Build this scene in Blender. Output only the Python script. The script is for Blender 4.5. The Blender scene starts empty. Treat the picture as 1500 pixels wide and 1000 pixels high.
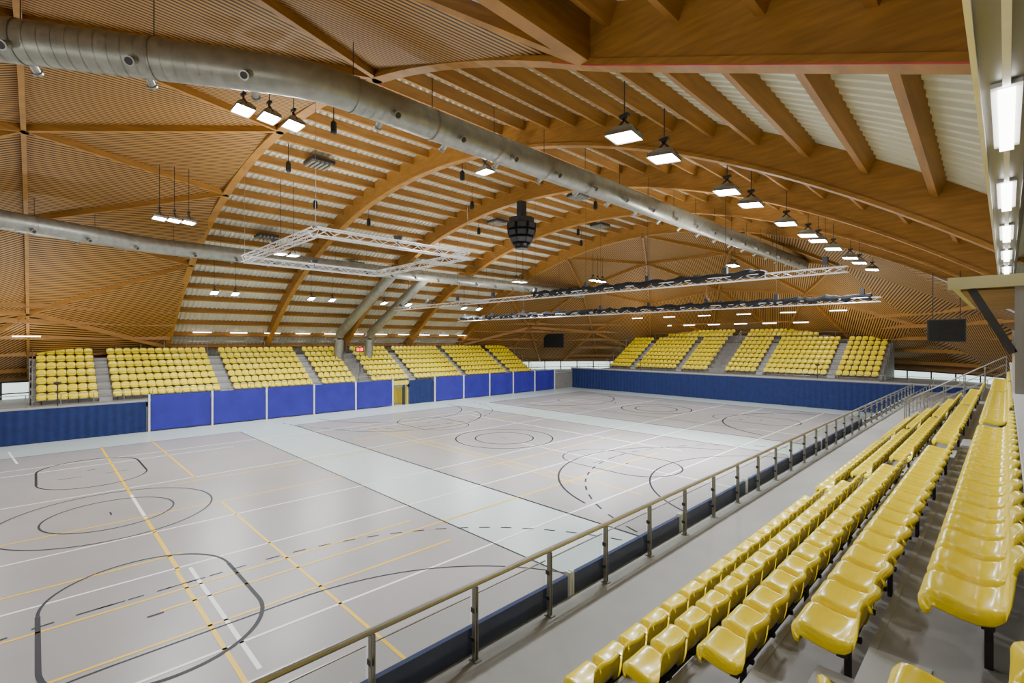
import bpy, math, random
import numpy as np
from mathutils import Vector
random.seed(3)
C=bpy.context.scene.collection
EF=.72   # flood factor
EU=.52   # uplight factor, for lamps added to brighten the roof
# ---------------------------------------------------------------- materials
def newmat(n):
    m=bpy.data.materials.new(n); m.use_nodes=True
    nt=m.node_tree; b=nt.nodes['Principled BSDF']; return m,nt,b
def mat(n,col,rough=.5,metal=0.,var=.12,scale=4.,coat=0.,bump=0.,emit=None,es=0.,stretch=None):
    m,nt,b=newmat(n)
    tc=nt.nodes.new('ShaderNodeTexCoord'); mp=nt.nodes.new('ShaderNodeMapping')
    if stretch: mp.inputs['Scale'].default_value=stretch
    nz=nt.nodes.new('ShaderNodeTexNoise'); nz.inputs['Scale'].default_value=scale; nz.inputs['Detail'].default_value=4
    nt.links.new(tc.outputs['Object'],mp.inputs['Vector']); nt.links.new(mp.outputs[0],nz.inputs['Vector'])
    r=nt.nodes.new('ShaderNodeValToRGB'); r.color_ramp.elements[0].position=.3; r.color_ramp.elements[1].position=.7
    r.color_ramp.elements[0].color=[c*(1-var) for c in col]+[1]; r.color_ramp.elements[1].color=[min(1,c*(1+var)) for c in col]+[1]
    nt.links.new(nz.outputs['Fac'],r.inputs['Fac']); nt.links.new(r.outputs[0],b.inputs['Base Color'])
    b.inputs['Roughness'].default_value=rough; b.inputs['Metallic'].default_value=metal
    b.inputs['Coat Weight'].default_value=coat; b.inputs['Coat Roughness'].default_value=.12
    if bump:
        bp=nt.nodes.new('ShaderNodeBump'); bp.inputs['Strength'].default_value=bump; bp.inputs['Distance'].default_value=.01
        nt.links.new(nz.outputs['Fac'],bp.inputs['Height']); nt.links.new(bp.outputs[0],b.inputs['Normal'])
    if emit:
        b.inputs['Emission Color'].default_value=list(emit)+[1]; b.inputs['Emission Strength'].default_value=es
    return m
WOOD=mat('glulam_wood',(.36,.168,.028),.5,var=.22,scale=2.2,stretch=(.6,.6,5))
WOOD2=mat('purlin_wood',(.33,.152,.026),.5,var=.20,scale=2.,stretch=(4,.4,4))
WALLW=mat('wall_wood',(.20,.09,.02),.6,var=.3,scale=2,stretch=(.3,.3,7))
DECK=mat('deck_metal',(.74,.73,.61),.45,.1,var=.06,scale=1)
def slatmat():
    m,nt,b=newmat('slat_wood')
    uv=nt.nodes.new('ShaderNodeUVMap'); sp=nt.nodes.new('ShaderNodeSeparateXYZ')
    nt.links.new(uv.outputs[0],sp.inputs[0])
    mu=nt.nodes.new('ShaderNodeMath'); mu.operation='MULTIPLY'; mu.inputs[1].default_value=1/.17
    fr=nt.nodes.new('ShaderNodeMath'); fr.operation='FRACT'
    nt.links.new(sp.outputs[0],mu.inputs[0]); nt.links.new(mu.outputs[0],fr.inputs[0])
    rp=nt.nodes.new('ShaderNodeValToRGB'); e=rp.color_ramp.elements
    g=(.014,.006,.001,1)
    e[0].position=.0; e[0].color=g; e[1].position=.38; e[1].color=g
    a=e.new(.44); a.color=(.55,.285,.062,1); a=e.new(.93); a.color=(.47,.23,.045,1); a=e.new(.99); a.color=g
    nt.links.new(fr.outputs[0],rp.inputs[0])
    tc=nt.nodes.new('ShaderNodeTexCoord'); nz=nt.nodes.new('ShaderNodeTexNoise'); nz.inputs['Scale'].default_value=.7
    nt.links.new(tc.outputs['Object'],nz.inputs['Vector'])
    mx=nt.nodes.new('ShaderNodeMix'); mx.data_type='RGBA'; mx.blend_type='MULTIPLY'; mx.inputs[0].default_value=.25
    nt.links.new(rp.outputs[0],mx.inputs[6]); nt.links.new(nz.outputs['Fac'],mx.inputs[7])
    nt.links.new(mx.outputs[2],b.inputs['Base Color']); b.inputs['Roughness'].default_value=.6
    bp=nt.nodes.new('ShaderNodeBump'); bp.inputs['Strength'].default_value=.3; bp.inputs['Distance'].default_value=.02
    nt.links.new(rp.outputs[0],bp.inputs['Height']); nt.links.new(bp.outputs[0],b.inputs['Normal'])
    return m
SLAT=slatmat()
YEL=mat('seat_yellow',(1.0,.78,.0),.24,var=.0,coat=.3)
NAVY=mat('navy_fabric',(.005,.019,.115),.75,var=.2,scale=3,bump=.4)
BLUE=mat('royal_blue_fabric',(.020,.016,.30),.6,var=.15,scale=1.2,bump=.4)
CONC=mat('concrete_grey',(.26,.25,.24),.6,var=.08,scale=2)
CONC2=mat('walkway_grey',(.27,.26,.245),.5,var=.06,scale=1.5)
STEPL=mat('step_light',(.38,.38,.37),.6,var=.05)
COURT=mat('court_grey',(.345,.325,.325),.33,var=.04,scale=.6)
BORD=mat('court_border',(.50,.58,.575),.31,var=.03,scale=.6)
LW=mat('line_white',(.97,.97,.97),.4,var=.02); LY=mat('line_yellow',(.92,.58,.02),.4,var=.02); LB=mat('line_black',(.012,.012,.02),.6,var=.02)
GALV=mat('galvanised_duct',(.34,.34,.30),.42,.55,var=.16,scale=3)
ALU=mat('aluminium',(.85,.85,.87),.3,.7,var=.04)
STEEL=mat('steel_rail',(.32,.31,.28),.38,.7,var=.08)
DARK=mat('dark_steel',(.04,.04,.045),.5,.3,var=.1)
BLACK=mat('black_cloth',(.008,.008,.010),.8,var=.3,scale=6,bump=.5)
WHITE=mat('white_paint',(.75,.75,.73),.5,var=.03)
RED=mat('red_pipe',(.5,.02,.02),.4,var=.05)
CREAM=mat('cream_paint',(.42,.39,.20),.5,var=.05)
LAMP=mat('lamp_glass',(1,1,1),.3,var=0,emit=(.90,.96,1),es=70)
TUBE=mat('tube_glow',(1,1,1),.3,var=0,emit=(1,.98,.93),es=13)
WIN=mat('window_daylight',(.8,.9,.9),.2,var=.1,emit=(.75,.95,.9),es=1.6)
REDL=mat('red_led',(.5,0,0),.4,var=0,emit=(1,.02,.02),es=5)
YDOOR=mat('yellow_door_paint_glow',(.72,.58,.03),.5,var=.1,emit=(1,.8,.2),es=.15)  # yellow paint, with the passage light put in as faint emission
SOFF=mat('soffit_metal',(.24,.24,.235),.35,.5,var=.12,stretch=(1,.2,1))
def glassmat():
    m,nt,b=newmat('rail_glass')
    t=nt.nodes.new('ShaderNodeBsdfTransparent'); t.inputs[0].default_value=(.84,.88,.86,1)
    g=nt.nodes.new('ShaderNodeBsdfGlossy'); g.inputs['Roughness'].default_value=.05
    mx=nt.nodes.new('ShaderNodeMixShader'); mx.inputs[0].default_value=.10
    nt.links.new(t.outputs[0],mx.inputs[1]); nt.links.new(g.outputs[0],mx.inputs[2])
    nt.links.new(mx.outputs[0],nt.nodes['Material Output'].inputs['Surface']); return m
GLASS=glassmat()
# ---------------------------------------------------------------- mesh builder
class MB:
    def __init__(s): s.v=[];s.f=[];s.m=[];s.mats=[];s.uv={}
    def mi(s,m):
        if m not in s.mats: s.mats.append(m)
        return s.mats.index(m)
    def add(s,vs,fs,m):
        o=len(s.v); s.v+= [tuple(p) for p in vs]; k=s.mi(m)
        for f in fs: s.f.append([i+o for i in f]); s.m.append(k)
    def box(s,x0,x1,y0,y1,z0,z1,m):
        x0,x1=sorted((x0,x1));y0,y1=sorted((y0,y1));z0,z1=sorted((z0,z1))
        s.add([(x0,y0,z0),(x1,y0,z0),(x1,y1,z0),(x0,y1,z0),(x0,y0,z1),(x1,y0,z1),(x1,y1,z1),(x0,y1,z1)],
              [(0,3,2,1),(4,5,6,7),(0,1,5,4),(1,2,6,5),(2,3,7,6),(3,0,4,7)],m)
    def beam(s,p0,p1,w,h,m,up=(0,0,1)):
        p0=Vector(p0);p1=Vector(p1);d=(p1-p0).normalized();u=Vector(up)
        sd=d.cross(u)
        if sd.length<1e-4: sd=Vector((1,0,0))
        sd.normalize(); u=sd.cross(d).normalized()
        vs=[]
        for p in (p0,p1):
            for a,b in((-1,-1),(1,-1),(1,1),(-1,1)): vs.append(p+sd*(a*w/2)+u*(b*h/2))
        s.add(vs,[(0,1,2,3),(7,6,5,4),(0,4,5,1),(1,5,6,2),(2,6,7,3),(3,7,4,0)],m)
    def tube(s,pts,r,m,n=8,cap=True):
        pts=[Vector(p) for p in pts]; rings=[]
        rs=r if isinstance(r,(list,tuple)) else [r]*len(pts)
        for i,p in enumerate(pts):
            d=(pts[min(i+1,len(pts)-1)]-pts[max(i-1,0)]).normalized()
            u=Vector((0,0,1)) if abs(d.z)<.95 else Vector((1,0,0))
            a=d.cross(u).normalized(); b=a.cross(d).normalized()
            rings.append([p+a*math.cos(2*math.pi*k/n)*rs[i]+b*math.sin(2*math.pi*k/n)*rs[i] for k in range(n)])
        vs=[q for r_ in rings for q in r_]; fs=[]
        for i in range(len(pts)-1):
            for k in range(n):
                fs.append((i*n+k,i*n+(k+1)%n,(i+1)*n+(k+1)%n,(i+1)*n+k))
        if cap: fs.append(tuple(range(n))[::-1]); fs.append(tuple((len(pts)-1)*n+k for k in range(n)))
        s.add(vs,fs,m)
    def quad(s,a,b,c,d,m): s.add([a,b,c,d],[(0,1,2,3)],m)
    def obj(s,name,smooth=False):
        me=bpy.data.meshes.new(name); me.from_pydata(s.v,[],s.f)
        for m in s.mats: me.materials.append(m)
        me.polygons.foreach_set('material_index',s.m)
        if smooth: me.polygons.foreach_set('use_smooth',[True]*len(s.f))
        me.update(); o=bpy.data.objects.new(name,me); C.objects.link(o)
        if smooth:
            try: me.set_sharp_from_angle(angle=math.radians(40))
            except Exception: pass
        return o
# ---------------------------------------------------------------- roof height
CX=-22.4; Y0=7.7; Y1=38.1; R=38.; CR=15.2
cl=lambda v:max(0.,min(1.,v))
def H(X,Y):
    dx=X-CX; dy=Y0-Y if Y<Y0 else (Y-Y1 if Y>Y1 else 0)
    k=1-cl((dx-2)/10) if Y<Y0 else 1
    rho=min(30.,math.sqrt(dx*dx+k*dy*dy)); z=CR-(R-math.sqrt(R*R-rho*rho))
    if dx>16.7 and Y<15.3:
        w=cl((15.3-Y)/7.6); zl=11.33-.40*(dx-16.7); z=z+(max(z,zl)-z)*w
    return z
ARCHY=[7.7+7.6*i for i in range(5)]
NEAR=[.1,-7.5,-15.1]
DZ=1.15
def deck(mb,xa,xb,nx,ya,yb):
    prof=[]; y=ya
    while y<yb:
        prof+=[(y,0),(y+.11,0),(y+.15,.11),(y+.28,.11)]; y+=.32
    prof=[p for p in prof if p[0]<=yb]
    vs=[];n=nx+1
    for (y,dz) in prof:
        for i in range(n):
            x=xa+(xb-xa)*i/nx; vs.append((x,y,H(x,y)+DZ+dz))
    fs=[(j*n+i,j*n+i+1,(j+1)*n+i+1,(j+1)*n+i) for j in range(len(prof)-1) for i in range(nx)]
    mb.add(vs,fs,DECK)
mb=MB(); deck(mb,-50,5.2,56,7.7,38.1); deck(mb,-5.7,5.2,10,-20,7.7)
mb.obj('ceiling')
mb=MB()
def arch(mb,Y,xa,xb,w,h,n,m=WOOD,z0=0.):
    vs=[]
    for i in range(n+1):
        x=xa+(xb-xa)*i/n; z=H(x,Y)+z0
        vs+=[(x,Y-w/2,z),(x,Y+w/2,z),(x,Y+w/2,z+h),(x,Y-w/2,z+h)]
    fs=[]
    for i in range(n):
        for k in range(4):
            fs.append((i*4+k,i*4+(k+1)%4,(i+1)*4+(k+1)%4,(i+1)*4+k))
    mb.add(vs,fs,m)
for i,Y in enumerate(ARCHY):
    arch(mb,Y,-49.8,5,.28,1.2,70)
    arch(mb,Y,-49.8,5,.38,.12,70,WOOD,-.02)
for Y in NEAR: arch(mb,Y,-5.7,5,.24,1.15,14)
mb.beam((-5.7,-20,H(-5.7,-20)+.55),(-5.7,7.7,H(-5.7,7.7)+.55),.26,1.1,WOOD)
mb.obj('glulam_roof_arches')
mb=MB()
ys=sorted(NEAR+ARCHY)
for i in range(len(ys)-1):
    a,b=ys[i],ys[i+1]
    off=21.28+1.33*3
    while off>-27:
        x=CX+off
        if a>=7.6 or x>-5.2:
            sl=(H(x+.1,a+.5)-H(x-.1,a+.5))/.2; nrm=Vector((-sl,0,1)).normalized()
            mb.beam((x,a+.14,H(x,a)+.93),(x,b-.14,H(x,b)+.93),.16,.42,WOOD2,nrm)
        off-=1.33 if off>15 else 1.46*math.cos(math.asin(min(.8,abs(off)/R)))
mb.obj('roof_purlins')
# dome panels + lattice ribs
def nodeX(j,i): return CX+8.5*(i+(.5 if j%2 else 0))
for sgn,YB,a0,a1 in ((-1,Y0,180,270),(1,Y1,0,180)):
    ribs=MB(); panels_v=[];panels_f=[];panels_uv=[]
    def tri(P,Q,S,rot):
        ii=[]
        for p in (P,Q,S):
            ii.append(len(panels_v)); panels_v.append((p[0],p[1],H(*p)+.26))
        panels_f.append(ii)
        for p in (P,Q,S): panels_uv.append((p[0]*math.cos(rot)+p[1]*math.sin(rot),p[1]))
    def rib(P,Q,w=.15,h=.30):
        if sgn>0 and (P[0]+Q[0])/2>-9: return
        ribs.beam((P[0],P[1],H(*P)+h/2),(Q[0],Q[1],H(*Q)+h/2),w,h,WOOD)
        if P[0]<-6: ribs.tube([(P[0],P[1],H(*P)-.04),(P[0],P[1],H(*P)+.3)],.16,STEEL,10)
    for j in range(0,4):
        ya=YB+sgn*8.*j; yb=YB+sgn*8.*(j+1)
        for i in range(-5,6):
            A=(nodeX(j,i),ya);B=(nodeX(j,i+1),ya)
            if j%2==0: Dn=(nodeX(j+1,i),yb); Dp=(nodeX(j+1,i-1),yb)
            else: Dn=(nodeX(j+1,i+1),yb); Dp=(nodeX(j+1,i),yb)
            def ok(pts):
                cx=sum(p[0] for p in pts)/3; cy=sum(p[1] for p in pts)/3
                if sgn<0 and cx>-5.7: return False
                if sgn<0 and cx>CX: return True
                return math.hypot(cx-CX,max(0,abs(cy-YB)))<31
            clipx=(lambda p:(min(p[0],-5.7),p[1])) if sgn<0 else (lambda p:p)
            if ok((A,B,Dn)):
                tri(clipx(A),clipx(B),clipx(Dn),.30*sgn); rib(clipx(A),clipx(Dn)); rib(clipx(B),clipx(Dn))
                if j: rib(clipx(A),clipx(B))
            if ok((A,Dn,Dp)):
                tri(clipx(A),clipx(Dn),clipx(Dp),-.25*sgn)
    me=bpy.data.meshes.new('ceiling_slat_panels'); me.from_pydata(panels_v,[],panels_f); me.materials.append(SLAT)
    ul=me.uv_layers.new(name='UVMap'); ul.data.foreach_set('uv',[c for u in panels_uv for c in u]); me.update()
    C.objects.link(bpy.data.objects.new('ceiling_slat_panels',me))
    for rr in (21.8,23.1,24.4,25.7,26.9):
        pr=None
        for k in range(25):
            t=math.radians(a0+(a1-a0)*k/24); p=(CX+rr*math.cos(t),YB+rr*math.sin(t))
            if pr: ribs.beam((pr[0],pr[1],H(*pr)-.05),(p[0],p[1],H(*p)-.05),.14,.30,WOOD2)
            pr=p
    ribs.obj('dome_lattice_ribs')
mb=MB(); mb.tube([(x,7.53,H(x,7.7)-.02) for x in np.linspace(-6.5,0,14)],.018,RED,6); mb.obj('red_cable_conduit')
# ---------------------------------------------------------------- floor
mb=MB(); mb.box(-51,6,-21,67,-.3,-.004,BORD); mb.obj('floor')
courts=[(-5.95,9.75),(13.3,28.4),(32.,47.)]
mb=MB()
for a,b in courts: mb.box(-35.8,-7.3,a,b,-.003,.0,COURT)
mb.obj('court_surface')
L=MB()
def line(x0,y0,x1,y1,m,w=.08):
    L_z=.004; d=Vector((x1-x0,y1-y0,0)); n=Vector((-d.y,d.x,0)).normalized()*w/2
    L.quad((x0-n.x,y0-n.y,L_z),(x1-n.x,y1-n.y,L_z),(x1+n.x,y1+n.y,L_z),(x0+n.x,y0+n.y,L_z),m)
def arc(cx,cy,r,a0,a1,m,w=.06,dash=False,n=None):
    n=n or max(12,int(abs(a1-a0)/4))
    for k in range(n):
        if dash and k%2: continue
        t0=math.radians(a0+(a1-a0)*k/n);t1=math.radians(a0+(a1-a0)*(k+1)/n)
        ri,ro=r-w/2,r+w/2
        L.quad((cx+ri*math.cos(t0),cy+ri*math.sin(t0),.006),(cx+ro*math.cos(t0),cy+ro*math.sin(t0),.006),
               (cx+ro*math.cos(t1),cy+ro*math.sin(t1),.006),(cx+ri*math.cos(t1),cy+ri*math.sin(t1),.006),m)
XM=-21.9
for ci,(a,b) in enumerate(courts):
    c=(a+b)/2; ww=.06+.03*ci
    for (p,q,r_,s_) in ((-35.8,a,-7.3,a),(-35.8,b,-7.3,b),(-35.8,a,-35.8,b),(-7.3,a,-7.3,b)): line(p,q,r_,s_,LB,ww)
    arc(XM,c,1.8,0,360,LB,ww); arc(XM,c,3.0,0,360,LB,ww); line(XM-.2,c,XM+.2,c,LB,.05)
    for sx,e in ((1,-35.8),(-1,-7.3)):
        w_=.09
        line(e+sx*5.0,c-1.85,e+sx*7.5,c-1.85,LB,w_); line(e+sx*5,c+1.85,e+sx*7.5,c+1.85,LB,w_)
        arc(e+sx*7.5,c,1.85,-90 if sx>0 else 90,90 if sx>0 else 270,LB,w_*.7); arc(e+sx*5.,c,1.85,90 if sx>0 else -90,270 if sx>0 else 90,LB,w_)
        line(e+sx*7.0,c-1.2,e+sx*7.0,c-.4,LB,.05);line(e+sx*7.0,c+.4,e+sx*7.0,c+1.2,LB,.05)
        if ci: arc(e+sx*1.6,c,6.6,-72 if sx>0 else 108,72 if sx>0 else 252,LB,ww)
        line(e+sx*5.8,c-.15,e+sx*5.8,c+.15,LB,.08)
    line(-31,a+1.6,-31,b-1.6,LW)
    if ci:
        for yy in (c-4.5,c+4.5): line(-30.5,yy,-12.5,yy,LY if yy<c else LW,.08)
for x,m in ((-10.7,LW),(-18.8,LW),(-25.2,LW),(-32.3,LW),(-15.4,LW)): line(x,-15,x,47,m,.075)
for x,m,y0,y1 in ((-11.8,LY,-15,9),(-14.0,LY,-15,9),(-16.4,LY,-12,3),(-20.7,LY,-12,10),(-13.2,LY,2,24),(-24.5,LY,4,20),(-28,LY,14,40),(-17.5,LY,14,27)): line(x,y0,x,y1,m,.08)
line(-36.2,2.7,-24,2.7,LY,.10); line(-24,2.7,-20.5,2.7,LW,.10); line(-20.5,2.7,-15.2,2.7,LY,.10);line(-15.2,2.95,-9.6,2.95,LW,.09); line(-15.2,2.65,-5,2.65,LY,.09)
line(-36.3,5.05,-25,5.05,LY,.09); line(-20.6,5,-5,5,LY,.08); line(-38,-1.,-34,-.6,LW,.09)
line(-20,20.5,-6,20.5,LW,.07); line(-33,17,-10,17,LY,.08); line(-33,35,-8,35,LW,.08)
x0=-5.4
line(-11.6,1,-11.6,4.2,LB,.05); arc(x0,4.2,6.2,90,180,LB,.05); arc(x0,1,6.2,180,270,LB,.05)
arc(x0,4.2,8.9,90,180,LB,.06,True,40); arc(x0,1,8.9,180,270,LB,.06,True,40)
for k in range(6): line(-14.3,1+k*.55,-14.3,1.3+k*.55,LB,.06)
for x0,sx in ((-37.5,1),(-5.4,-1)):
    arc(x0,22,6.2,-90 if sx>0 else 90,90 if sx>0 else 270,LB,.08); arc(x0,22,8.9,-90 if sx>0 else 90,90 if sx>0 else 270,LB,.08,True,50)
L.obj('court_line_markings')
# ---------------------------------------------------------------- outer walls
out=[(5.1,-19.8),(5.1,38.1)]
arcf=[(CX+27.5*math.cos(math.radians(t)),Y1+27.5*math.sin(math.radians(t))) for t in range(5,180,5)]
arcn=[(CX+27.5*math.cos(math.radians(t)),Y0+27.5*math.sin(math.radians(t))) for t in range(185,270,5)]
segs=[('wall_right',out),('wall_far',[(5.1,38.1)]+arcf+[(-49.9,38.1)]),('wall_left',[(-49.9,38.1),(-49.9,7.7)]),('wall_near',[(-49.9,7.7)]+arcn+[(CX,-19.8),(5.1,-19.8)])]
wi=0
for nme,pts in segs:
    mb=MB();w=MB()
    for p,q in zip(pts[:-1],pts[1:]):
        n=max(1,int(math.dist(p,q)/3))
        for k in range(n):
            a=(p[0]+(q[0]-p[0])*k/n,p[1]+(q[1]-p[1])*k/n);b=(p[0]+(q[0]-p[0])*(k+1)/n,p[1]+(q[1]-p[1])*(k+1)/n)
            mb.quad((a[0],a[1],-.1),(b[0],b[1],-.1),(b[0],b[1],H(*b)+1.4),(a[0],a[1],H(*a)+1.4),WALLW)
            if nme in('wall_far','wall_near'):
                i_=lambda v:(CX+(v[0]-CX)*.992,(Y1 if nme=='wall_far' else Y0)+(v[1]-(Y1 if nme=='wall_far' else Y0))*.992)
                a2,b2=i_(a),i_(b)
                w.quad((a2[0],a2[1],1.),(b2[0],b2[1],1.),(b2[0],b2[1],3.2),(a2[0],a2[1],3.2),WIN)
                w.beam((a2[0],a2[1],1.),(a2[0],a2[1],3.2),.12,.12,DARK,(1,0,0))
                w.beam((a2[0],a2[1],2.4),(b2[0],b2[1],2.4),.08,.08,DARK)
                w.beam((a2[0],a2[1],3.2),(b2[0],b2[1],3.2),.12,.12,DARK); w.beam((a2[0],a2[1],1.),(b2[0],b2[1],1.),.12,.12,DARK)
    mb.obj(nme)
    if w.v: wi+=1; w.obj('window_%d'%wi)
# ---------------------------------------------------------------- seats
prof=[(.195,-.145),(.222,-.13),(.238,-.07),(.236,-.012),(.212,.010),(.15,.004),(.06,-.018),(-.03,-.028),(-.10,-.012),(-.145,.03),(-.172,.10),(-.190,.19),(-.203,.28),(-.214,.328),(-.236,.334),(-.248,.295)]
def seatmesh(nu,nv):
    P=np.array(prof); t=np.concatenate([[0],np.cumsum(np.hypot(*np.diff(P,axis=0).T))]); tt=np.linspace(0,t[-1],nv)
    px=np.interp(tt,t,P[:,0]); pz=np.interp(tt,t,P[:,1])
    V=[]; N=[]
    for j in range(nv):
        a=max(0,j-1);b=min(nv-1,j+1); dx=px[b]-px[a];dz=pz[b]-pz[a];l=math.hypot(dx,dz); N.append((dz/l,-dx/l))
    for layer in (0,1):
        for j in range(nv):
            back=cl((pz[j]-.02)/.25) if px[j]<0 else 0
            hw=.234 - .055*cl((pz[j]-.20)/.13)**2 if px[j]<0 else .234-.012*cl((px[j]-.15)/.09)
            low=cl((-.01-pz[j])/.13) if px[j]>.19 else 0
            for i in range(nu):
                u=-1+2*i/(nu-1); e=max(0,(abs(u)-.80)/.20)
                lip=cl((px[j]-.18)/.05)
                x=px[j]+back*.06*u*u; z=pz[j]+(1-back)*(.026*u*u*(1-.7*lip)-.085*e*e*(1-low))
                if back>0: x-=.045*e*e*back; z-= .05*u**4*cl((pz[j]-.2)/.1)
                if lip: x-=.05*e*e*lip; z+=.05*low*e*e
                if layer: x+=N[j][0]*.012; z-= .012*(1-back)
                if layer and back>0: x-=.004
                V.append((x,u*hw*(1-.02*layer),z))
    F=[];M=nu*nv
    for j in range(nv-1):
        for i in range(nu-1):
            a=j*nu+i; F.append((a,a+1,a+nu+1,a+nu)); F.append((M+a,M+a+nu,M+a+nu+1,M+a+1))
    for j in range(nv-1):
        a=j*nu;F.append((a,a+nu,M+a+nu,M+a)); a=j*nu+nu-1;F.append((a,M+a,M+a+nu,a+nu))
    for i in range(nu-1):
        a=i;F.append((a,M+a,M+a+1,a+1)); a=(nv-1)*nu+i;F.append((a,a+1,M+a+1,M+a))
    return np.array(V),np.array(F)
def seats(name,poss,ang,hi):
    V,F=seatmesh(*( (19,36) if hi else (5,12)))
    ca,sa=math.cos(ang),math.sin(ang)
    W=np.stack([V[:,0]*ca-V[:,1]*sa,V[:,0]*sa+V[:,1]*ca,V[:,2]],1)
    allV=np.concatenate([W+np.array(p) for p in poss]); allF=np.concatenate([F+i*len(V) for i in range(len(poss))])
    me=bpy.data.meshes.new(name); me.vertices.add(len(allV)); me.vertices.foreach_set('co',allV.astype(np.float32).ravel())
    me.loops.add(len(allF)*4); me.loops.foreach_set('vertex_index',allF.astype(np.int32).ravel())
    me.polygons.add(len(allF)); me.polygons.foreach_set('loop_start',np.arange(len(allF),dtype=np.int32)*4)
    me.polygons.foreach_set('use_smooth',[True]*len(allF)); me.materials.append(YEL); me.update(); me.validate()
    o=bpy.data.objects.new(name,me); C.objects.link(o); return o
def stand(name,seatname,map_,ang,blocks,s0,s1,t1,pitch,riser,z1,nrows,hi,tfront,seat_h=.43):
    st=MB();pos=[]
    def bx(sa,sb,ta,tb,za,zb,m):
        a=map_(sa,ta);b=map_(sb,tb); st.box(a[0],b[0],a[1],b[1],za,zb,m)
    bx(s0,s1,tfront,t1+.25,z1-.35,z1,CONC2)
    for k in range(1,nrows):
        ta=t1+pitch*(k-1)+.25; bx(s0,s1,ta,ta+pitch,z1+riser*k-riser-.25,z1+riser*k,CONC)
        bx(s0,s1,ta-.012,ta+.03,z1+riser*k-.05,z1+riser*k+.004,CONC2)
    for k in range(1,nrows):
        ta=t1+pitch*(k-1)+.25
        for e in (s0,s1): bx(e-.06,e+.06,ta,ta+pitch,0,z1+riser*k+.06,CONC)
    for bi,(a,b) in enumerate(blocks):
        n=int(round((b-a)/.5)); w=(b-a)/n
        for k in range(nrows):
            t=t1+pitch*k; z=z1+riser*k
            for i in range(n):
                p=map_(a+w*(i+.5),t); pos.append((p[0],p[1],z+seat_h))
            bx(a+.05,b-.05,t+.04,t+.10,z+seat_h-.12,z+seat_h-.06,DARK)
            for i in range(0,n+1,4):
                s=min(max(a+w*i,a+.25),b-.25); bx(s-.02,s+.02,t+.05,t+.09,z,z+seat_h-.1,DARK)
            if hi:
                for i in range(n):
                    s=a+w*(i+.5); bx(s-.02,s+.02,t-.14,t+.15,z+seat_h-.075,z+seat_h-.045,DARK)
        if bi<len(blocks)-1:
            g0,g1=b,blocks[bi+1][0]
            if g1-g0<1.4:
                for k in range(1,nrows):
                    ta=t1+pitch*(k-1)+.25; bx(g0+.03,g1-.03,ta-.30,ta,z1+riser*(k-1)-.1,z1+riser*(k-.5),STEPL)
                    bx(g0+.03,g1-.03,ta-.01,ta+.3,z1+riser*k-.1,z1+riser*k+.008,STEPL)
    st.obj(name); seats(seatname,pos,ang,hi)
stand('near_tribune','near_tribune_seats',lambda s,t:(t,s),math.pi,[(-3.0,3.05),(3.9,12.6),(13.5,21.5),(22.4,28.9)],-6,30,-3.025,.72,.49,2.05,5,True,-4.75,.43)
stand('left_tribune','left_tribune_seats',lambda s,t:(-t,s),0,[(.07,3.05),(3.8,10.2),(11.1,17.3),(18.1,21.3),(22.9,26.9),(27.7,33.7),(34.4,40.6),(41.3,44.9)],-.2,45.2,42.3,.75,.46,2.02,7,False,40.2)
stand('far_tribune','far_tribune_seats',lambda s,t:(s,t),-math.pi/2,[(-35.3,-32.4),(-31.7,-26.5),(-25.8,-22.9),(-21,-17.9),(-17.2,-11.7),(-11,-7.8)],-35.6,-7.5,52.3,.78,.45,2.65,8,False,50.6)
seats('far_tribune_upper_seats',[(x,59.4+.8*k,6.75+.42*k) for k in range(2) for x in list(np.arange(-31,-23,.52))+list(np.arange(-21,-14,.52))],-math.pi/2,False)
mb=MB()
for k in range(2): mb.box(-35,-8,59.05+.8*k,60.0+.8*k,5.9+.42*k,6.28+.42*k,CONC)
mb.box(-35,-8,58.2,59.05,5.5,5.85,CONC); mb.obj('far_upper_terrace')
mb=MB()
mb.box(-49.8,-40.25,-18,-.2,1.75,2.02,CONC2); mb.box(-49.8,-40.25,45.3,56,1.9,2.1,CONC2)
mb.box(-49.5,-47.1,-.2,45,4.5,4.8,CONC)
mb.obj('left_concourse_slab')
mb=MB(); mb.box(-7.4,5,50.6,58,2.3,2.6,CONC2); mb.box(-4.75,5,30.1,50.4,1.7,2.03,CONC2); mb.obj('right_concourse_slab')
mb=MB(); mb.box(.10,.25,3.3,30,2.,5.05,CONC2); mb.box(.25,5,3.3,30,4.8,5.0,CONC); mb.box(.10,5,-6,3.3,3.9,4.01,CONC)
mb.box(.08,.27,3.3,30,5.05,5.10,WHITE); mb.obj('tribune_back_wall')
# pads and panels on court wall
def wavy(mb,p0,p1,z0,z1,m,amp=.03,off=(1,0),n=60,per=.45):
    vs=[];
    for i in range(n+1):
        t=i/n; x=p0[0]+(p1[0]-p0[0])*t;y=p0[1]+(p1[1]-p0[1])*t; s=t*math.dist(p0,p1)
        a=amp*(math.sin(s*2*math.pi/per)+.5*math.sin(s*3.1+1))
        for z,k in ((z0,1.2),((z0+z1)/2,1),(z1,.3)): vs.append((x+off[0]*a*k,y+off[1]*a*k,z))
    fs=[(i*3+k,(i+1)*3+k,(i+1)*3+k+1,i*3+k+1) for i in range(n) for k in range(2)]
    mb.add(vs,fs,m)
mb=MB()
wavy(mb,(-40.08,-17),(-40.08,5.3),.02,2.0,NAVY,n=240)
wavy(mb,(-40.08,25.6),(-40.08,28.4),.02,2.3,NAVY)
mb.obj('navy_wall_curtain',True)
mb=MB(); wavy(mb,(-40,50.4),(-1,50.4),.02,2.45,NAVY,off=(0,1),n=400); mb.obj('navy_wall_curtain',True)
mb=MB()
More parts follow.
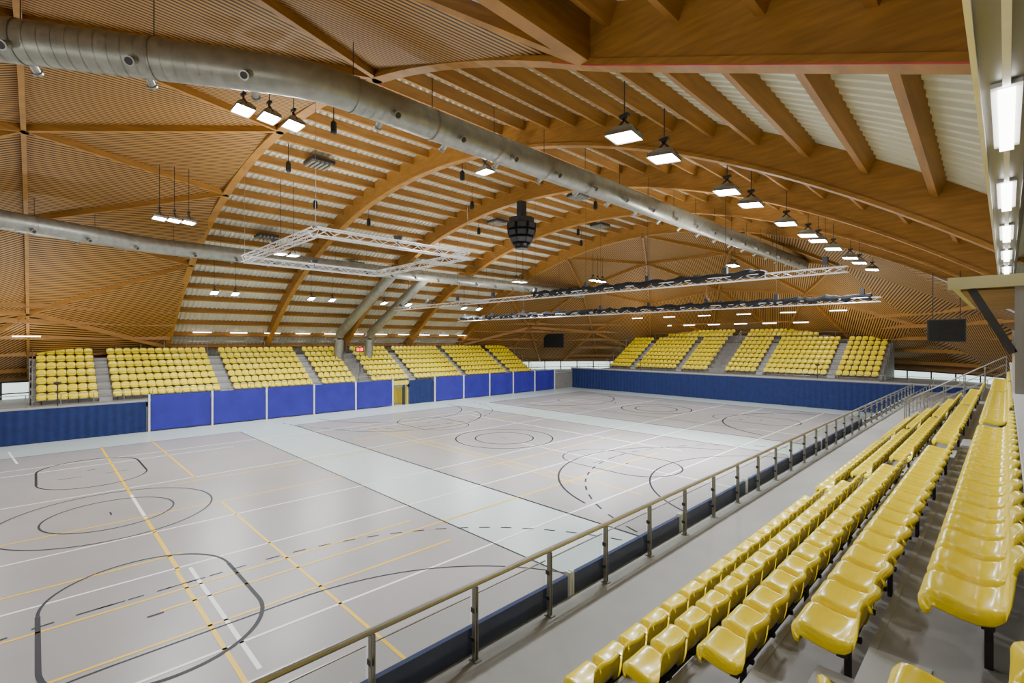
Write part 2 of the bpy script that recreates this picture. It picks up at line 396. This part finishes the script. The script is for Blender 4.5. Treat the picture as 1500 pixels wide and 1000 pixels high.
for st,n in ((5.45,5),(28.5,5)):
    for k in range(n):
        a=st+3.66*k
        wavy(mb,(-39.98,a+.09),(-39.98,a+3.57),.08,2.42,BLUE,.02,n=24,per=1.7)
        mb.box(-40.03,-39.91,a-.05,a+.05,0,2.48,WHITE)
    mb.box(-40.03,-39.91,a+3.61,a+3.71,0,2.48,WHITE)
mb.obj('blue_divider_panels',True)
mb=MB(); mb.box(-40.35,-40.2,-17,23.6,0,2.0,CONC); mb.box(-40.35,-40.2,25.5,50.5,0,2.0,CONC); mb.box(-40.4,-40.12,-17,50.5,1.98,2.1,STEPL); mb.obj('court_parapet_left')
mb=MB(); mb.box(-40.3,5,50.5,50.62,0,2.5,CONC); mb.box(-40.3,5,50.46,50.66,2.5,2.62,STEPL); mb.obj('court_parapet_far')
mb=MB(); mb.box(-4.95,-4.8,-15,50.4,0,1.95,NAVY); mb.obj('court_parapet_right')
mb=MB(); mb.box(-42,-41.9,23.4,25.6,0,2.05,YDOOR); mb.box(-42,-40.2,23.5,23.62,0,2.05,YDOOR); mb.box(-42,-40.2,25.4,25.5,0,2.05,YDOOR)
mb.box(-40.2,-40.1,23.5,25.5,1.9,2.3,YDOOR);mb.box(-41.9,-41.86,23.9,24.9,.05,1.85,DARK); mb.box(-41.87,-41.84,24.0,24.4,.3,1.6,WIN); mb.box(-40.3,-40.1,24.95,25.15,0,1.9,DARK); mb.obj('door_1')
# ---------------------------------------------------------------- railings
mb=MB()
mb.tube([(-4.62,-6,3.0),(-4.62,44,3.0)],.038,STEEL,10)
yy=2.5-1.4*6
while yy<44.5:
    for dy in(-.02,.02): mb.box(-4.65,-4.59,yy+dy-.007,yy+dy+.007,1.98,2.96,STEEL)
    mb.box(-4.67,-4.60,yy-.03,yy+.03,2.64,2.70,DARK); mb.box(-4.67,-4.60,yy-.03,yy+.03,2.28,2.33,DARK)
    mb.box(-4.68,-4.55,yy-.05,yy+.05,2.05,2.065,STEEL)
    mb.quad((-4.66,yy+.05,2.10),(-4.66,yy+1.35,2.10),(-4.66,yy+1.35,2.84),(-4.66,yy+.05,2.84),GLASS)
    mb.box(-4.67,-4.65,yy+.05,yy+1.35,2.84,2.852,STEEL)
    yy+=1.4
mb.obj('glass_balustrade',False)
mb=MB(); yy=-5
while yy<26:
    mb.box(-4.84,-4.77,yy+.08,yy+3.58,1.55,2.36,NAVY); mb.box(-4.86,-4.76,yy-.04,yy+.0,1.4,2.4,WHITE); mb.box(-4.86,-4.76,yy+.03,yy+.07,1.4,2.4,WHITE); yy+=3.66
while yy<44:
    mb.box(-4.84,-4.77,yy+.08,yy+3.58,1.55,2.2,STEPL); yy+=3.66
mb.obj('near_side_pads')
def rail(mb,p,q,h=1.,n=None,mid=2,m=STEEL):
    p=Vector(p);q=Vector(q);n=n or max(1,int((q-p).length/1.5))
    for k in range(n+1):
        a=p+(q-p)*k/n; mb.tube([a,a+Vector((0,0,h))],.022,m,6)
    for j in range(mid+1):
        dz=Vector((0,0,h*(1-j/(mid+1)))); mb.tube([p+dz,q+dz],.022 if j==0 else .012,m,6)
mb=MB()
rail(mb,(-47.3,-.1,4.9),(-47.3,45,4.9),1.1); rail(mb,(-40.3,-17,2.08),(-40.3,45,2.08),.75,mid=1)
for Y in(-.1,45.1,21.6,22.6): rail(mb,(-40.4,Y,2.05),(-42.4,Y,2.05)); rail(mb,(-42.4,Y,2.2),(-47,Y,4.9))
mb.obj('left_tribune_railings')
mb=MB(); rail(mb,(-39,50.6,2.6),(-1,50.6,2.6),.55,mid=1)
for X in(-35.7,-22.5,-21.4,-7.4): rail(mb,(X,52,2.8),(X,58,6.2))
rail(mb,(-35.6,58.4,5.9),(-7.6,58.4,5.9),1.1); mb.obj('far_tribune_railings')
mb=MB()
for Y in(30.05,31.2): rail(mb,(-3.4,Y,2.1),(.0,Y,4.3),1.05,n=5)
for k in range(9): mb.box(-3.4+.38*k,0.1,30.2,31.1,2.05+.245*k,2.05+.245*(k+1)-.02,CONC)
rail(mb,(-3.6,31.2,2.05),(-3.6,44,2.05),1.05)
mb.obj('tribune_end_stair_railing')
# ---------------------------------------------------------------- ducts
def duct(name,pts,r,nozz=True):
    mb=MB(); mb.tube(pts,r,GALV,28)
    for p,q in zip(pts[:-1],pts[1:]):
        p=Vector(p);q=Vector(q);L_=(q-p).length; d=(q-p).normalized()
        if L_<1.5: continue
        k=.2; c=0
        while k<L_:
            a=p+d*k; mb.tube([a-d*.012,a+d*.012],r*1.025,GALV,28,False)
            if c%10==0: mb.tube([a-d*.03,a+d*.03],r*1.05,STEEL,28,False); mb.tube([a+Vector((0,0,r)),Vector((a.x,a.y,H(a.x,a.y)+.1))],.012,DARK,5)
            if nozz and c%9==4:
                sd=d.cross(Vector((0,0,1))).normalized()
                for s in(-1,1):
                    b=a+(sd*s*.8+Vector((0,0,-.6))).normalized()*r*.95; e=b+(sd*s*.8+Vector((0,0,-.5))).normalized()*.26
                    mb.tube([b,e],.085,GALV,12); mb.tube([e-(e-b)*.15,e+(e-b)*.05],.11,STEEL,12); mb.tube([e+(e-b)*.04,e+(e-b)*.06],.08,DARK,12)
            k+=.25;c+=1
    return mb.obj(name,True)
def bendpts(a,b,c,n=4,cut=.9):
    a,b,c=map(Vector,(a,b,c)); u=b+(a-b).normalized()*cut; v=b+(c-b).normalized()*cut
    return [tuple(a)]+[tuple((1-t)**2*u+2*t*(1-t)*b+t*t*v) for t in np.linspace(0,1,n)]+[tuple(c)]
zA=12.46; t=16
duct('ventilation_duct',bendpts((-12-.5*t,4.86-.87*t,zA),(-12,4.86,zA),(-12,46,zA)),.44)
zB=11.6
duct('ventilation_duct',bendpts((-35+.40*18,4.86-.917*18,zB),(-35,4.86,zB),(-35,46,zB)),.46)
for Y in(20.9,24.1):
    duct('ventilation_branch_duct',bendpts((-35,Y,zB),(-45.6,Y+.3,6.7),(-45.9,Y+.3,3.5),cut=.5),.42,False)
# ---------------------------------------------------------------- trusses
def truss(mb,p,q,w=.30,r=.028,rd=.013,step=.5):
    p=Vector(p);q=Vector(q);d=(q-p).normalized();s=d.cross(Vector((0,0,1))).normalized()*w/2;u=Vector((0,0,w/2))
    cs=[s+u,s-u,-s-u,-s+u]
    for c in cs: mb.tube([p+c,q+c],r,ALU,6)
    n=int((q-p).length/step)
    for k in range(n):
        a=p+(q-p)*k/n;b=p+(q-p)*(k+1)/n
        for i in range(4):
            c0,c1=cs[i],cs[(i+1)%4]
            if k%2: c0,c1=c1,c0
            mb.tube([a+c0,b+c1],rd,ALU,4,False)
mb=MB(); zt=10.1
cor=[(-26.7,7.5,zt),(-18.1,7.5,zt),(-18.1,14.8,zt),(-26.7,14.8,zt)]
for i in range(4): truss(mb,cor[i],cor[(i+1)%4])
for c in cor: mb.tube([(c[0],c[1],zt+.1),(c[0],c[1],H(c[0],c[1])+.3)],.008,STEEL,5)
mb.obj('square_lighting_truss')
for Y,z in((24.,9.0),(31.5,8.2)):
    mb=MB(); truss(mb,(-40,Y,z),(-4.6,Y,z),.24,.024,.012,.5)
    n=150; random.seed(int(Y))
    pts=[(-39.5+34.5*i/n,Y+random.uniform(-.05,.05),z+.17+.08*math.sin(i*.9)*random.random()) for i in range(n+1)]
    rs=[.13+.08*random.random() for _ in pts]
    if Y<30: pts=pts[n//2:-12];rs=rs[n//2:-12]
    mb.tube(pts,rs,BLACK,8)
    for x in np.arange(-39,-5,4.2): mb.tube([(x,Y,z+.1),(x,Y,H(x,Y)+.4)],.009,DARK,5); mb.box(x-.1,x+.1,Y-.1,Y+.1,z+.25,z+.6,DARK)
    mb.obj('long_curtain_truss')
# centre speaker cluster
mb=MB(); cx,cy=-22.4,22.9
mb.tube([(cx,cy,13.9),(cx,cy,15.2)],.33,DARK,10); mb.tube([(cx,cy,13.75),(cx,cy,14.1)],.85,DARK,12)
for k in range(8):
    a=math.pi/4*k; d=Vector((math.cos(a),math.sin(a),0)); p=Vector((cx,cy,13.75))+d*.72; tilt=.0
    for j in range(4):
        n=(d*math.cos(tilt)+Vector((0,0,-math.sin(tilt)))); dn=Vector((0,0,-1))*math.cos(tilt)-d*math.sin(tilt)
        c=p+dn*.2; mb.beam(c-n*.22,c+n*.22,.62,.36,BLACK,dn*-1); mb.beam(c+n*.22,c+n*.235,.52,.28,DARK,dn*-1)
        p=p+dn*.42; tilt+=.27
mb.tube([(cx,cy,12.1),(cx,cy,13.8)],.45,BLACK,10)
mb.obj('hanging_speaker_cluster')
for x,y in ((-19,8.6),(-25,9.),(-30,16),(-24,20),(-20,16),(-28,24),(-18,25),(-24,31),(-33,24),(-14,31),(-29,12),(-16,23.5),(-26,34)):
    mb=MB()
    z=H(x,y)-.45; mb.tube([(x,y,z+.3),(x,y,z+1.2)],.02,DARK,5); mb.tube([(x,y,z-.24),(x,y,z-.18),(x,y,z+.2),(x,y,z+.28)],[.08,.13,.12,.06],BLACK,8)
    mb.obj('hanging_spotlight')
for x,y in((-26,11.0),(-28,26),(-20,26),(-36,11.5),(-24,34),(-38,19)):
    mb=MB()
    for k in range(5): mb.box(x-.55,x+.55,y-.6+.24*k,y-.48+.24*k,H(x,y)+.42,H(x,y)+.54,GALV)
    mb.box(x-.6,x+.6,y-.65,y+.6,H(x,y)+.54,H(x,y)+.7,DARK)
    mb.obj('roof_ventilation_grille')
# ---------------------------------------------------------------- floodlights
def fill_uplight(x,y,z,zb,e):  # added fill lamp facing up, not a hall fixture; lifts the ceiling
    mb=MB(); mb.tube([(0,0,zb-z),(0,0,0)],.03,DARK,6); mb.tube([(0,0,0),(0,0,.14)],[.14,.2],DARK,12)
    o=mb.obj('fill_uplight'); o.location=(x,y,z)
    l=bpy.data.lights.new('lamp','AREA'); l.energy=e*EU; l.shape='DISK'; l.size=.36; l.color=(1,.955,.86)
    lo=bpy.data.objects.new('lamp',l); lo.location=(0,0,.17); lo.rotation_euler=(math.pi,0,0); lo.parent=o; C.objects.link(lo)
def flood(x,y,z,tilt=(0,0),energy=450,sc=1.,aim=None,spread=None):
    mb=MB(); Z=Vector((tilt[0],tilt[1],-1)).normalized(); X=Vector((0,1,0)).cross(Z).normalized(); Yv=Z.cross(X)
    P=Vector((0,0,0))
    def pt(a,b,c): return P+X*a*sc+Yv*b*sc+Z*c*sc
    a,b=.36,.26
    vs=[pt(*q) for q in((-a,-b,.1),(a,-b,.1),(a,b,.1),(-a,b,.1),(-a,-b,0),(a,-b,0),(a,b,0),(-a,b,0),(-.2,-.13,-.16),(.2,-.13,-.16),(.2,.13,-.16),(-.2,.13,-.16))]
    mb.add(vs,[(0,1,5,4),(1,2,6,5),(2,3,7,6),(3,0,4,7),(4,5,9,8),(5,6,10,9),(6,7,11,10),(7,4,8,11),(8,9,10,11)],STEEL)
    mb.add([pt(*q) for q in((-a+.03,-b+.03,.085),(a-.03,-b+.03,.085),(a-.03,b-.03,.085),(-a+.03,b-.03,.085))],[(0,1,2,3)],LAMP)
    top=Vector((0,0,.42*sc))
    mb.beam(pt(-a,0,0),P+top+Vector((-.1,0,0)),.03,.05,DARK); mb.beam(pt(a,0,0),P+top+Vector((.1,0,0)),.03,.05,DARK)
    mb.box(-.12,.12,-.05,.05,top.z-.04,top.z+.04,DARK); mb.tube([top,(0,0,H(x,y)+.5-z)],.015,DARK,6)
    o=mb.obj('hanging_floodlight'); o.location=(x,y,z)
    l=bpy.data.lights.new('lamp','AREA'); l.energy=energy*EF; l.shape='RECTANGLE'; l.size=.6;l.size_y=.4; l.color=(.95,.98,1)
    if spread: l.spread=math.radians(spread)
    A=Vector(aim).normalized() if aim else Z
    lo=bpy.data.objects.new('lamp',l); lo.location=Z*.16; lo.rotation_euler=A.to_track_quat('-Z','Y').to_euler(); lo.parent=o; C.objects.link(lo)
zr=6+4.88
for Y in (9.9,11.8,15.9,18,21.9,25,26.7,29.6,33.5,36,40):
    big=18<=Y<=27
    flood(-6.3,Y,zr,(-.12,-.12),1000 if big else 540,aim=(-.85,0,-1) if big else (-.25,0,-1),spread=75 if big else None)
for Y in (-3,8.9,10.2,15.6,17.3,22,24.5,31,33): flood(-38.5,Y,9.43,(.3,0),430,.85)
for Y in (4.6,5.35,6.1): flood(-16.5,Y,13.2,(0,-.1),400)
for Y in (4.3,4.9,5.5): flood(-28.6,Y,12.0,(0,-.1),400)
for Y in (39.3,40.1,40.9): flood(-28.6,Y,12.1,(0,-.1),480)
for Y in (42.6,43.3): flood(-16.5,Y,12.6,(0,-.1),850)
for x,y,z in ((-28.7,9.9,11.),(-28.7,10.6,11.),(-30,30,11.3),(-30,30.8,11.3),(-15.8,13.9,13.4)): flood(x,y,z,(0,0),400)
for x,y,z in((-16.5,-6,12.5),(-28.6,-6,11.3)): flood(x,y,z,(0,0),500)
for x,y,z,e in ((-26.7,11,10.1,420),(-18.1,11,10.1,440),(-34,24,9.0,520),(-22.4,24,9.0,520),(-11,24,9.0,600),(-32,31.5,8.3,560),(-13,31.5,8.3,600),(-22.4,7.5,10.1,440)):  # fill lamps added on the trusses
    fill_uplight(x,y,z+.22,z,e)
for x,y,z,e in((-40.2,1.,3.4,480),(-38.3,-8,3.4,520),(-22,-9,3.4,620),(-3.9,-4.5,3.4,750),(-10,-9,3.4,560),(-12,50.55,3.8,650),(-30,50.55,3.8,650)):  # fill lamps added low around the hall for the dome ends
    fill_uplight(x,y,z,2.05 if x==-3.9 else 0 if y<-5 else 2.1,e)
mb=MB()
for Y in np.arange(-1.7,46,2.75): mb.box(-46.9,-46.8,Y,Y+1.3,6.72,6.78,TUBE); mb.box(-46.95,-46.75,Y-.05,Y+1.35,6.78,6.84,WHITE)
for Y in np.arange(-12,0,2.75): mb.box(-44.5,-44.4,Y,Y+1.3,6.3,6.36,TUBE)
mb.obj('linear_stand_luminaires')
mb=MB()
for X in np.arange(-44,-6,3.1): mb.box(X,X+1.4,58.3,58.4,8.0,8.07,TUBE); mb.box(X-.05,X+1.45,58.25,58.45,8.07,8.13,WHITE)
for X in np.arange(-42,-4,4.3): mb.box(X,X+1.4,54.3,54.4,8.9,8.97,TUBE)
mb.obj('linear_stand_luminaires')
# gantry with strip lights above camera
mb=MB(); mb.box(-.14,.6,-6,33,7.80,8.05,SOFF); mb.box(-.16,-.13,-6,33,7.74,8.1,ALU)
mb.box(.12,.16,-6,33,7.70,7.80,DARK)
for k in range(-2,9):
    y=4.85+2.9*k; mb.box(-.045,.045,y,y+1.4,7.72,7.78,TUBE); mb.box(-.08,.08,y-.06,y+1.46,7.77,7.80,WHITE)
    mb.box(-.02,.02,y+1.46,y+2.84,7.76,7.80,ALU)
mb.obj('overhead_lighting_gantry')
mb=MB(); mb.box(-.72,4.5,12,20,6.98,7.10,CREAM); mb.box(-.76,4.5,11.95,12.05,6.95,7.16,CREAM); mb.box(-.6,4.3,12.3,19.8,6.93,6.98,WALLW)
mb.beam((-.45,12.1,6.95),(.08,12.1,5.8),.12,.16,DARK,(0,1,0)); mb.box(.10,.24,12.02,12.18,5.1,6.98,CONC2); mb.box(.07,4.4,12.2,12.3,5.0,6.2,WHITE)
mb.obj('commentary_canopy')
def monitor(name,x,y,z,w,h,ztop):
    mb=MB(); mb.box(-w/2,w/2,-.06,.06,-h/2,h/2,DARK); mb.box(-w/2+.05,w/2-.05,-.075,-.06,-h/2+.05,h/2-.05,BLACK)
    for s in(-1,1): mb.tube([(s*w*.35,0,h/2),(s*w*.35,0,ztop-z)],.02,DARK,6)
    o=mb.obj(name); o.location=(x,y,z); return o
monitor('hanging_screen',-1.95,30,6.5,1.35,1.05,H(-1.95,30)); monitor('hanging_screen',-42,49,6.1,3.4,1.8,H(-42,49)+.3)
mb=MB(); mb.box(-43.2,-43.1,21.65,22.5,5.0,5.5,DARK); mb.box(-43.1,-43.09,21.75,22.0,5.1,5.4,REDL); mb.box(-43.1,-43.09,22.1,22.4,5.1,5.4,REDL); mb.tube([(-43.15,22.1,3),(-43.15,22.1,5)],.04,DARK,6); mb.obj('digital_scoreboard_clock')
w=bpy.data.worlds.new('World'); bpy.context.scene.world=w; w.use_nodes=True
w.node_tree.nodes['Background'].inputs[0].default_value=(.6,.7,.8,1); w.node_tree.nodes['Background'].inputs[1].default_value=.5
cd=bpy.data.cameras.new('camera'); co=bpy.data.objects.new('camera',cd); C.objects.link(co)
cd.sensor_width=36; cd.lens=712/1500*36; cd.clip_start=.05; cd.clip_end=300
co.location=(0,0,6); co.rotation_euler=(math.pi/2,0,math.radians(45.5))
bpy.context.scene.camera=co
